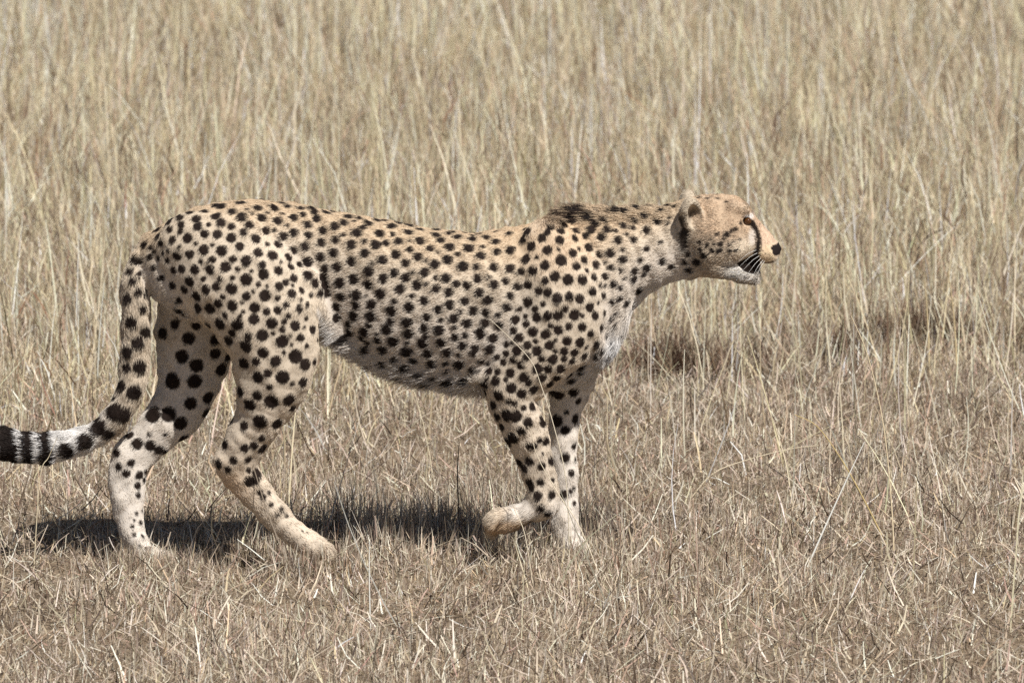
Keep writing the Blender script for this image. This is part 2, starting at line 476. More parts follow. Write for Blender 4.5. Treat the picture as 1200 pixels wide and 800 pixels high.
for s, nm in ((-1, 'near'), (1, 'far')):
    CH['cheek_' + nm] = chain([(832, 283, s * .045, 26, 16), (850, 287, s * .036, 22, 14)])
    CH['brow_' + nm] = chain([(858, 243, s * .034, 9, 8), (871, 246, s * .032, 8, 6)])
    CH['pad_' + nm] = chain([(889, 293, s * .018, 12, 9), (902, 297, s * .014, 10, 9)])
del CH['brow']
# toes
for i, dy in enumerate((-.021, -.007, .007, .021)):
    l = 1 - abs(i - 1.5) * 0.12
    CH['toe_nh%d' % i] = chain([(362, 639, -.046 + dy, 9, 6), (373 + 9 * l, 643, -.046 + dy * 1.15, 9.5, 7), (374 + 14 * l, 652, -.046 + dy * 1.2, 7.5, 6.5)])
    CH['toe_fh%d' % i] = chain([(176, 648, .018 + dy, 9, 6), (188 + 12 * l, 655, .018 + dy * 1.1, 7, 6.5)])
    CH['toe_nf%d' % i] = chain([(597, 601 + 2.4 * i, -.064 + dy, 8, 6), (585 - 4 * l - i, 604 + 3.4 * i, -.064 + dy * 1.35, 8, 6.6), (576 - 2 * l + i, 612 + 4.4 * i, -.064 + dy * 1.35, 7, 6)])
    CH['toe_ff%d' % i] = chain([(670, 641, .034 + dy, 9, 6), (680 + 11 * l, 652, .034 + dy * 1.1, 7.5, 6.5)])

BLEND = {'flank_fold': .020, 'near_hind': .018, 'far_hind': .014, 'near_fore': .016, 'tail': .016, 'jaw': .006, 'mouth': .004, 'near_paw': .012, 'near_hock': .014, 'near_elbow': .014}
def blend_k(nm):
    if nm in BLEND: return BLEND[nm]
    if nm.startswith('toe'): return .004
    if nm.startswith(('cheek', 'brow', 'pad')): return .010
    return .026

def smin(a, b_, k):
    h_ = np.maximum(k - np.abs(a - b_), 0) / k
    return np.minimum(a, b_) - h_ * h_ * k * 0.25

EARS = [(s, at(809.5, 249, 0)) for s in (-1, 1)]
def ear_dist(s, c, X, Y, Z):
    # a cupped ear leaning back and outwards, opening forwards and to the side
    x = X - (c[0]); y = (Y * s - 0.052); z = Z - c[2]
    ca, sa = math.cos(0.42), math.sin(0.42)          # outward lean
    y, z = y * ca - z * sa, y * sa + z * ca
    cb, sb = math.cos(-0.16), math.sin(-0.16)
    x, z = x * cb - z * sb, x * sb + z * cb
    outer = (np.sqrt((x / .0245) ** 2 + (y / .022) ** 2 + (z / .041) ** 2) - 1) * .022
    inner = (np.sqrt(((x - .010) / .0195) ** 2 + ((y - .013) / .022) ** 2 + ((z - .004) / .031) ** 2) - 1) * .0195
    return np.maximum(outer, -inner)

H = 0.0031
lo = np.array([at(-112, 400, 0)[0], -0.165, -0.015]); hi = np.array([at(922, 400, 0)[0], 0.165, at(600, 215, 0)[2] + 0.01])
N = np.ceil((hi - lo) / H).astype(int) + 1
AX = [(lo[i] + H * np.arange(N[i])).astype(np.float32) for i in range(3)]
F = np.full(N, 0.2, dtype=np.float32)

def window(c0, c1):
    i0 = np.clip(np.floor((c0 - lo) / H).astype(int), 0, N - 1); i1 = np.clip(np.ceil((c1 - lo) / H).astype(int) + 1, 1, N)
    sl = tuple(slice(a, b_) for a, b_ in zip(i0, i1))
    return sl, AX[0][sl[0]][:, None, None], AX[1][sl[1]][None, :, None], AX[2][sl[2]][None, None, :]

def put(c0, c1, fn, k):
    sl, X, Y, Z = window(np.asarray(c0), np.asarray(c1))
    F[sl] = smin(F[sl], fn(X, Y, Z).astype(np.float32), k)

for S in (S_TORSO, S_HEAD):
    put((S[0][0] - .02, -.15, S[2].min() - .03), (S[0][-1] + .02, .15, S[1].max() + .03), lambda X, Y, Z: section_dist(S, X, Y, Z), .02)
for nm, C in CH.items():
    k_ = blend_k(nm)
    for i in range(0, len(C) - 1, 3):
        Cs = C[i:i + 4]
        r = Cs[:, 3:].max() + k_ + 0.012
        if i == 0 and False: pass
    r = C[:, 3:5].max(axis=1)[:, None] + k_ + .01
    put((C[:, :3] - r).min(0), (C[:, :3] + r).max(0), lambda X, Y, Z: chain_dist(C, X, Y, Z), k_)
for s, c in EARS:
    cc = np.array([c[0], s * .055, c[2]])
    put(cc - .065, cc + .065, lambda X, Y, Z: ear_dist(s, c, X, Y, Z), .006)
# the eye sockets
for s in (-1, 1):
    e_ = at(875.5, 256.5, 0); ec = np.array([e_[0], s * .037, e_[2]])
    sl, X, Y, Z = window(ec - .03, ec + .03)
    soc = (np.sqrt((X - ec[0]) ** 2 + ((Y - ec[1] - s * .002)) ** 2 + ((Z - ec[2]) * 1.25) ** 2) - .0105).astype(np.float32)
    F[sl] = -smin(-F[sl], soc, .006)

# naive surface nets
def surface_nets(F):
    ins = F < 0
    nx, ny, nz = F.shape
    c = np.zeros((nx - 1, ny - 1, nz - 1), dtype=np.uint8)
    for dx in (0, 1):
        for dy in (0, 1):
            for dz in (0, 1):
                c += ins[dx:nx - 1 + dx, dy:ny - 1 + dy, dz:nz - 1 + dz]
    cells = np.argwhere((c > 0) & (c < 8))
    idx = np.full(c.shape, -1, dtype=np.int32)
    idx[tuple(cells.T)] = np.arange(len(cells))
    acc = np.zeros((len(cells), 3)); cnt = np.zeros(len(cells))
    corners = [(0, 0, 0), (1, 0, 0), (0, 1, 0), (1, 1, 0), (0, 0, 1), (1, 0, 1), (0, 1, 1), (1, 1, 1)]
    for a in range(8):
        for b_ in range(a + 1, 8):
            A, B = np.array(corners[a]), np.array(corners[b_])
            if np.abs(A - B).sum() != 1: continue
            va = F[tuple((cells + A).T)]; vb = F[tuple((cells + B).T)]
            k_ = (va < 0) != (vb < 0)
            tt = va[k_] / (va[k_] - vb[k_])
            acc[k_] += A + (B - A) * tt[:, None]
            cnt[k_] += 1
    V = lo + H * (cells + acc / cnt[:, None])
    quads = []
    for ax in range(3):
        sl0 = [slice(None)] * 3; sl1 = [slice(None)] * 3
        sl0[ax] = slice(0, -1); sl1[ax] = slice(1, None)
        a, b_ = ins[tuple(sl0)], ins[tuple(sl1)]
        e = np.argwhere(a != b_)
        u, v = [(1, 2), (2, 0), (0, 1)][ax]
        e = e[(e[:, u] > 0) & (e[:, v] > 0) & (e[:, u] < F.shape[u] - 1) & (e[:, v] < F.shape[v] - 1)]
        du = np.zeros(3, int); du[u] = 1; dv = np.zeros(3, int); dv[v] = 1
        q = np.stack([idx[tuple((e - du - dv).T)], idx[tuple((e - dv).T)], idx[tuple(e.T)], idx[tuple((e - du).T)]], 1)
        flip = ~a[tuple(e.T)]
        q[flip] = q[flip][:, ::-1]
        quads.append(q)
    return V, np.concatenate(quads)

BV, BQ = surface_nets(F)
del F
# keep the main piece tidy: two light smoothing passes
def smooth_mesh(V, Q, it, lam):
    e = np.concatenate([Q[:, [0, 1]], Q[:, [1, 2]], Q[:, [2, 3]], Q[:, [3, 0]]])
    e = np.concatenate([e, e[:, ::-1]])
    deg = np.bincount(e[:, 0], minlength=len(V)).astype(float)
    for l in [lam, -lam * 1.03] * it:
        s = np.stack([np.bincount(e[:, 0], V[e[:, 1], i], minlength=len(V)) for i in range(3)], 1) / deg[:, None]
        V = V + l * (s - V)
    return V
BV = smooth_mesh(BV, BQ, 3, 0.5)
# a little muscle and skin relief
def normals(V, Q):
    fn = np.cross(V[Q[:, 2]] - V[Q[:, 0]], V[Q[:, 3]] - V[Q[:, 1]])
    nv = np.stack([sum(np.bincount(Q[:, j], fn[:, i], minlength=len(V)) for j in range(4)) for i in range(3)], 1)
    return nv / (np.linalg.norm(nv, axis=1)[:, None] + 1e-12)
BN = normals(BV, BQ)
if (BN * (BV - BV.mean(0))).sum(1).mean() < 0:
    BQ = BQ[:, ::-1]; BN = -BN
hx = 1 - smooth(at(800, 280, 0)[0], at(830, 280, 0)[0], BV[:, 0])
BV = BV + BN * (hx * (0.0036 * wob(BV, 34, 0.3) + .0019 * wob(BV, 78, 1.3)) + .0009 * wob(BV, 120, 2.0))[:, None]
BN = normals(BV, BQ)

# ------------------------------------------------------------------ coat pattern
# spot tiles: origin in the photograph, zoom, then x, y, radius in tile pixels
TILES = [
 ((150, 220, 8), "160 520 42 285 360 45 380 315 38 490 275 40 585 228 42 718 217 42 415 262 30 475 212 28 835 138 40 880 168 50 1075 145 55 1105 98 45 985 222 45 825 262 50 645 290 45 500 342 38 388 388 36 288 438 42 305 510 38 215 555 28 250 590 25 418 488 42 492 410 32 655 360 45 757 345 24 875 325 45 1075 272 52 972 360 38 1145 345 44 720 430 42 560 470 48 838 435 45 970 467 48 1088 412 40 1130 200 20 1170 240 18 485 548 20 640 520 20 790 538 22 715 580 48 880 585 52 1050 550 42 460 635 46 580 625 42 684 685 26 796 670 34 983 668 36 1110 680 50 915 740 50 1030 760 28 500 758 40 625 765 46 770 765 48 430 770 35 60 660 45 112 680 40 210 645 35 285 660 28 325 615 25 372 585 25 370 680 28 245 750 30 20 770 40"),
 ((280, 220, 8), "40 143 50 230 118 42 185 185 40 345 188 48 470 175 38 420 118 40 590 190 36 605 245 32 720 225 38 835 235 44 735 290 42 520 275 42 370 308 44 222 282 44 275 230 20 425 245 18 40 270 50 105 345 45 45 412 42 255 400 42 163 475 46 342 393 20 460 352 20 525 415 42 422 455 42 655 343 40 662 442 36 797 398 42 910 355 44 995 325 42 1035 268 45 985 438 26 1115 418 52 1170 370 36 915 488 40 778 512 42 1062 528 48 628 545 42 270 528 28 368 528 42 522 585 38 20 555 35 182 605 45 318 630 48 470 648 40 70 680 50 398 692 16 225 718 36 485 740 38 650 695 48 570 720 36 775 648 42 895 610 42 1062 688 46 1190 612 44 925 742 44 815 755 42 370 775 42 118 780 20 1185 500 26 1090 310 20 700 165 40 900 205 40 1140 260 36 330 135 18"),
 ((180, 300, 8), "215 15 42 340 5 34 445 42 26 558 30 34 742 32 34 870 42 48 1025 78 36 1120 5 40 262 118 40 200 160 42 388 125 46 530 125 48 676 98 50 788 120 26 918 142 22 1032 172 50 1170 135 42 335 235 50 467 212 28 625 208 30 738 203 26 868 218 56 985 264 28 1065 282 18 585 283 42 490 312 46 178 278 42 285 315 42 405 375 48 732 305 54 648 380 28 868 375 42 935 330 20 1045 368 54 1165 392 28 1180 282 42 605 445 44 740 462 54 530 490 52 410 488 48 245 420 38 260 520 40 828 440 20 948 482 50 1060 515 38 840 520 22 810 562 26 668 550 32 620 635 55 650 600 28 785 640 58 505 645 38 942 590 50 1110 628 54 735 718 40 893 750 38 1020 740 56 1122 722 22 700 790 48 575 785 46 400 650 45 240 590 28 310 560 30 1165 505 40 85 720 58 330 770 60 200 640 45"),
 ((280, 300, 8), "498 100 36 515 205 40 440 245 34 505 275 18 498 348 42 585 322 32 588 405 20 645 452 26 375 282 48 370 135 42 398 52 16 365 392 28 450 450 32 570 487 36 372 505 46 468 558 30 422 612 28 632 580 26 528 650 48 408 685 32 690 690 42 485 745 18 578 762 40 322 725 22 675 362 26 615 660 16 320 628 54 740 780 24 650 62 48 655 175 50 565 85 36 815 110 42 925 100 44 1060 45 46 800 200 48 955 252 50 1085 215 50 815 270 50 825 350 40 960 385 42 1105 368 50 1105 465 44 1080 560 52 920 480 44 1030 640 40 1045 720 44 920 580 45 770 340 40 720 250 45 1000 780 45"),
 ((220, 380, 6.667), "195 135 50 325 145 42 255 20 40 345 65 32 395 15 45 455 165 50 480 92 32 583 85 48 668 68 20 738 40 28 740 130 50 840 15 40 885 105 34 978 42 36 1010 138 28 932 165 20 812 157 16 753 220 18 845 248 54 590 220 44 690 285 42 535 288 34 440 303 46 320 255 38 270 350 55 920 312 48 995 290 28 550 412 46 628 380 34 742 412 54 905 450 40 817 463 22 640 488 26 412 520 42 545 555 40 485 625 50 655 598 56 797 588 50 565 758 56 700 775 46 440 790 36 215 225 44 315 508 42 165 570 50 150 705 48 55 445 58 25 615 50 70 318 55 350 740 35 70 20 38 155 15 35"),
 ((410, 240, 8), "20 110 30 105 105 38 48 152 24 190 170 46 270 145 34 345 125 34 490 150 44 75 262 54 130 215 42 290 262 48 405 198 48 408 275 30 560 258 46 580 195 46 635 182 36 675 230 36 820 210 50 820 280 42 862 328 42 940 268 34 1020 300 46 1160 315 40 980 228 36 1100 268 36 1170 238 36 20 368 48 150 340 24 255 372 48 345 355 36 468 342 46 565 335 18 665 338 48 760 410 42 830 440 22 945 388 46 1122 400 50 1020 462 26 145 455 44 20 525 46 313 515 44 435 463 46 570 420 32 645 485 44 215 550 24 185 622 46 530 545 42 805 555 46 720 520 24 925 510 46 1068 575 50 425 635 42 602 628 24 708 630 44 320 690 44 535 680 44 50 695 54 175 748 44 640 748 50 730 735 22 812 685 28 910 682 46 1005 740 36 815 780 42 1105 755 42 480 785 48"),
 ((400, 320, 8), "15 95 44 10 230 44 125 58 50 260 105 44 400 48 42 505 15 34 612 42 42 375 190 50 145 205 48 240 210 16 148 302 42 292 290 48 122 395 50 285 408 52 265 495 28 220 560 50 70 475 40 85 555 42 345 632 38 340 572 20 558 162 52 505 262 30 668 215 28 722 108 48 808 95 22 645 315 50 478 352 52 465 455 40 622 465 52 435 532 54 490 640 54 635 568 50 622 658 26 400 722 48 620 742 56 785 255 46 890 152 48 895 45 30 995 42 46 1088 100 34 1015 178 42 1190 115 44 918 340 42 1025 297 46 1165 260 42 810 415 44 785 515 44 940 440 28 1062 425 46 795 592 36 925 535 50 768 660 52 945 648 46 815 750 48 1070 598 42 1070 510 26 1145 682 42 1000 748 48 1110 770 26 1170 585 32 1190 470 46 260 665 38 250 720 42 200 620 34"),
 ((420, 380, 8), "365 330 36 285 370 46 475 420 52 460 490 40 530 350 36 695 372 50 455 265 56 240 245 48 655 272 46 835 265 48 605 182 54 775 170 48 905 120 40 1015 105 34 980 200 40 1100 220 38 1085 275 32 955 378 50 835 365 28 610 465 32 750 492 42 685 545 42 895 525 56 840 435 30 1075 425 38 1020 520 38 1150 85 52 955 290 22 150 390 40"),
 ((530, 240, 8), "415 248 34 545 265 34 700 245 44 420 342 42 330 305 40 265 272 36 205 318 40 60 300 44 160 400 50 292 390 24 275 475 46 425 442 38 552 420 46 660 320 42 738 385 46 840 312 44 890 258 34 915 210 36 1018 240 42 1005 325 44 1165 240 40 1150 310 38 890 420 46 790 485 22 995 415 18 1130 450 42 1018 518 54 695 500 46 105 572 50 60 465 26 235 580 34 395 585 44 548 595 46 650 622 40 755 610 46 862 565 46 1165 572 40 960 668 46 1085 700 50 870 705 36 245 690 46 405 745 42 505 710 36 355 675 22 620 760 40 710 745 44 40 745 40 145 755 42"),
 ((620, 230, 8), "300 320 42 205 290 38 172 335 34 120 390 46 285 405 44 445 325 40 430 392 40 535 370 36 590 310 44 685 378 44 740 305 40 815 325 24 735 225 34 900 272 38 980 298 30 840 408 42 990 410 32 920 358 20 1110 318 40 1015 232 32 1120 190 34 940 160 38 1060 115 42 850 165 38 860 100 28 670 115 26 540 110 40 600 200 44 640 250 36 480 150 40 440 215 56 320 180 50 310 250 46 340 110 40 170 500 46 272 495 22 410 535 46 465 485 20 298 600 56 560 478 44 665 545 32 515 588 38 768 528 44 882 500 26 890 590 38 630 640 42 540 692 24 450 652 44 725 620 20 780 668 32 865 692 26 1105 490 32 1050 598 28 1115 670 40 995 700 38 990 775 34 142 648 48 70 560 22 40 690 44 240 745 48 362 770 48 500 780 48 612 755 36 720 750 36 905 768 18 25 465 42 1090 730 24"),
 ((520, 320, 8), "40 40 44 125 100 36 225 115 44 325 48 46 485 110 42 590 70 34 435 30 22 700 122 40 790 112 46 945 70 36 1042 35 46 1160 58 52 55 178 44 345 180 42 425 248 46 210 258 46 630 212 36 605 320 38 788 270 48 893 165 40 972 178 44 1065 228 50 1175 212 40 930 292 30 855 335 34 715 335 26 62 298 50 165 360 26 285 350 46 400 372 44 520 392 30 675 435 42 768 405 26 872 412 46 975 395 44 1070 390 48 1138 335 36 772 475 36 525 488 42 395 465 42 240 480 58 100 420 44 105 510 30 110 598 42 210 585 34 660 535 38 835 548 48 1000 488 28 1075 530 46 955 570 48 712 600 42 1175 498 36 355 560 50 465 610 46 290 740 46 300 690 34 175 682 40 785 675 42 862 640 26 1050 628 22 992 675 46 1160 635 46 875 728 48 1048 725 26 1132 732 40 690 725 48 590 665 34 645 650 26 585 750 34 500 790 34 440 710 46 40 745 44 150 770 24"),
 ((610, 320, 8), "440 58 48 575 65 48 692 37 36 800 30 34 752 105 24 795 115 20 882 100 36 945 140 28 680 165 44 455 212 40 552 238 46 780 205 34 868 268 32 942 235 30 650 318 44 730 280 20 702 398 40 790 370 28 868 420 26 915 370 18 505 390 52 415 335 36 578 400 24 580 502 42 758 505 38 825 562 28 660 568 38 455 500 38 445 632 46 560 650 48 725 662 46 622 692 24 412 730 40 510 745 42 605 775 40 735 755 38 1060 85 44 1125 160 44 1010 275 38 1060 300 34 795 680 26 870 605 20 930 660 16 910 470 20 355 530 46 275 675 44 230 570 48 325 725 26 330 628 22 985 45 16 830 750 22"),
 ((540, 400, 8), "330 155 24 400 195 34 490 172 36 562 222 40 620 140 40 420 105 36 530 90 40 625 38 38 715 88 46 758 162 36 865 168 48 840 35 46 888 85 26 970 90 38 972 162 30 1068 105 42 1160 140 40 1050 185 36 1150 238 42 1140 290 30 1040 300 40 940 255 46 905 345 44 820 262 40 720 258 50 765 340 46 595 335 48 465 295 44 345 285 36 268 272 36 178 275 20 245 342 22 325 370 46 422 355 26 220 400 44 475 435 52 635 390 36 690 450 46 573 488 48 350 505 52 450 562 30 500 577 28 590 622 30 672 605 40 425 690 56 515 700 58 625 750 44 225 490 32 300 590 44 335 700 44 1060 365 46 840 400 42 990 660 26 1080 720 50 1105 555 34 910 490 60 1060 470 50 900 740 60 770 720 60 260 205 26 205 190 26 840 470 50"),
 ((560, 490, 8), "470 30 44 375 10 38 270 10 40 405 115 40 320 190 60 275 240 48 220 80 40 475 262 34 520 258 36 578 203 32 480 400 44 600 448 40 608 325 14 585 595 36 702 572 24 560 722 44 695 715 42 380 410 44 430 470 40 480 600 44 500 650 36 640 210 46 690 395 44 820 110 46 905 258 36 820 365 48 878 512 34 805 710 44 870 680 24 915 380 22 590 20 55 720 20 60 915 25 40 905 795 24 900 650 20"),
 ((700, 220, 8), "210 230 34 95 300 34 250 350 42 372 312 30 345 380 30 95 385 36 172 405 24 38 455 40 200 485 44 282 438 20 350 492 34 470 400 40 572 318 34 480 268 30 415 200 38 300 235 36 228 170 28 525 175 24 470 120 20 145 170 20 625 215 30 740 165 24 690 275 18 670 325 20 685 135 24 735 75 22 605 505 20 465 570 34 412 675 28 128 600 42 240 580 26 25 625 36 250 668 40 85 700 18 140 745 36 228 770 28 355 780 36 472 745 38 615 690 36 830 700 34 965 695 40 890 775 36 700 740 34 850 625 28 1050 98 16 1135 65 14 1135 100 14 1075 62 12 975 62 18"),
 ((720, 200, 5), "635 430 16 590 462 15 630 462 16 610 370 12 665 372 19 690 352 12 715 340 13 745 310 9 690 470 12 685 430 10 560 430 14 540 490 20 525 460 14 520 415 12 600 425 10 650 400 10 705 410 8 740 400 8 500 535 24 455 585 24 430 500 24 410 540 22 560 160 12 600 165 9 660 180 12 610 140 9 720 465 9 575 400 8"),
 ((0, 380, 2.6667), "830 305 24 865 312 20 752 328 22 725 300 16 702 372 16 765 385 14 795 378 14 822 388 16 820 355 12 730 425 14 682 433 14 712 453 12 776 422 12 803 463 16 780 490 18 800 488 12 777 455 10 825 436 8 812 525 10 822 540 10 847 563 8 878 576 8 865 592 7 895 598 7 945 645 5 960 650 4 915 262 12 840 525 7 478 280 26 527 280 24 566 308 22 595 248 20 655 228 22 645 283 22 605 178 24 540 175 26 690 140 24 610 125 24 570 100 22 575 355 18 500 392 16 472 378 18 430 372 18 517 345 7 468 342 8 518 405 10 410 432 13 370 442 13 365 400 14 395 465 13 437 470 14 465 460 10 452 485 10 430 503 12 432 532 10 427 588 6 440 618 8 413 630 7 418 655 7 445 660 6 450 720 7 455 698 6 435 690 5 405 345 14 510 30 22 590 45 24 445 580 6 420 610 5 715 200 20 712 100 20 430 55 20 395 80 20 437 130 22 395 130 16 378 185 20 422 210 26 360 268 28 390 282 26 350 225 10 310 275 12 312 320 26 345 340 20 272 365 26 215 395 26 455 20 20"),
 ((120, 210, 3.333), "110 555 25 135 635 24 90 670 24 148 725 28 95 460 22 118 390 16 140 435 16 160 500 16 165 590 18 75 790 30 150 310 14 125 300 14 95 740 14"),
 ((530, 420, 3.2), "335 560 15 360 580 16 300 608 12"),
 ((100, 280, 10), "560 470 45 500 380 40 485 660 60 620 610 50 700 630 36 650 240 50 580 220 45 810 330 34 900 460 40 630 400 35"),
]
spots = []
for (ox, oy, zf), s in TILES:
    v = np.array([float(q) for q in s.split()]).reshape(-1, 3)
    for a, b_, r in v:
        px, py, pr = ox + a / zf, oy + b_ / zf, r / zf
        if all((px - q[0]) ** 2 + (py - q[1]) ** 2 > (0.92 * max(pr, q[2])) ** 2 + 9 for q in spots):
            spots.append((px, py, pr))

bvh = BVHTree.FromPolygons([tuple(v) for v in BV], [tuple(q) for q in BQ])
cam_v = Vector(CAM)
SC, SR = [], []
ctr = np.array([600, 340.0])
for px, py, pr in spots:
    hit = None
    for (ddx, ddy) in ((0, 0), (0, 3), (0, -3), (3, 0), (-3, 0), (0, 6), (0, -6), (6, 0), (-6, 0), (0, 10), (0, -10)):
        d = Vector(ray(px + ddx, py + ddy)).normalized()
        hit = bvh.ray_cast(cam_v, d)
        if hit[0] is not None: break
    if hit is None or hit[0] is None: continue
    p, nrm = hit[0], hit[1]
    r = pr * R * 1.07
    SC.append(tuple(p)); SR.append(r)
    # its counterpart on the other side of the same limb
    q = bvh.ray_cast(p + Vector((0.001, 0.006, 0.0)), Vector((0.04, 1, 0.02)).normalized())
    if q[0] is not None and (q[0] - p).length > 3 * r:
        SC.append(tuple(q[0])); SR.append(r)
SC = np.array(SC); SR = np.array(SR)

TAILC = CH['tail']
tail_px = [(58, 8.5), (37, 7.5), (13, 13), (-22, 11), (-52, 12), (-78, 8)]

def nearest_spot(P):
    """how far inside (negative) or outside (positive) the nearest spot, in metres"""
    out = np.full(len(P), 1.0)
    cell = 0.04
    key = np.floor(P / cell).astype(int)
    sk = np.floor(SC / cell).astype(int)
    from collections import defaultdict
    byc = defaultdict(list)
    for i, c in enumerate(map(tuple, sk)):
        for dx in (-1, 0, 1):
            for dy in (-1, 0, 1):
                for dz in (-1, 0, 1):
                    byc[(c[0] + dx, c[1] + dy, c[2] + dz)].append(i)
    code = (key[:, 0] + 512) * 1048576 + (key[:, 1] + 512) * 1024 + (key[:, 2] + 512)
    order = np.argsort(code, kind='stable')
    cs = code[order]
    cut = np.flatnonzero(np.diff(cs)) + 1
    for grp in np.split(order, cut):
        c = tuple(key[grp[0]])
        ids = byc.get(c)
        if not ids: continue
        d = np.linalg.norm(P[grp][:, None, :] - SC[ids][None], axis=2) - SR[ids][None]
        out[grp] = d.min(1)
    return out

def in_poly(px, py, poly):
    inside = np.zeros(len(px), bool)
    j = len(poly) - 1
    for i in range(len(poly)):
        xi, yi = poly[i]; xj, yj = poly[j]
        c = ((yi > py) != (yj > py)) & (px < (xj - xi) * (py - yi) / (yj - yi + 1e-9) + xi)
        inside ^= c
        j = i
    return inside

def seg_dist(px, py, pts):
    best = np.full(len(px), 1e9)
    for (x0, y0, w0), (x1, y1, w1) in zip(pts[:-1], pts[1:]):
        dx, dy = x1 - x0, y1 - y0
        tt = np.clip(((px - x0) * dx + (py - y0) * dy) / (dx * dx + dy * dy), 0, 1)
        best = np.minimum(best, np.hypot(px - x0 - tt * dx, py - y0 - tt * dy) - (w0 + tt * (w1 - w0)))
    return best

LEGS = ['near_hind', 'far_hind', 'near_fore', 'far_fore', 'near_paw']
def regions(P):
    X, Y, Z = P[:, 0], P[:, 1], P[:, 2]
    d = {nm: chain_dist(CH[nm], X, Y, Z) for nm in LEGS + ['tail', 'jaw']}
    d['torso'] = section_dist(S_TORSO, X, Y, Z)
    d['head'] = np.minimum(section_dist(S_HEAD, X, Y, Z), d['jaw'])
    d['ear'] = np.minimum(*[ear_dist(s, c, X, Y, Z) for s, c in EARS])
    return d

TAN, SAND, CREAM, WHITE = lin(203, 188, 166), lin(194, 170, 138), lin(212, 202, 189), lin(232, 230, 226)
ORANGE, BLACK, BROWN = lin(208, 170, 128), lin(38, 29, 24), lin(84, 62, 46)

def mix(a, b_, f):
    return a + (b_ - a) * np.asarray(f)[:, None]

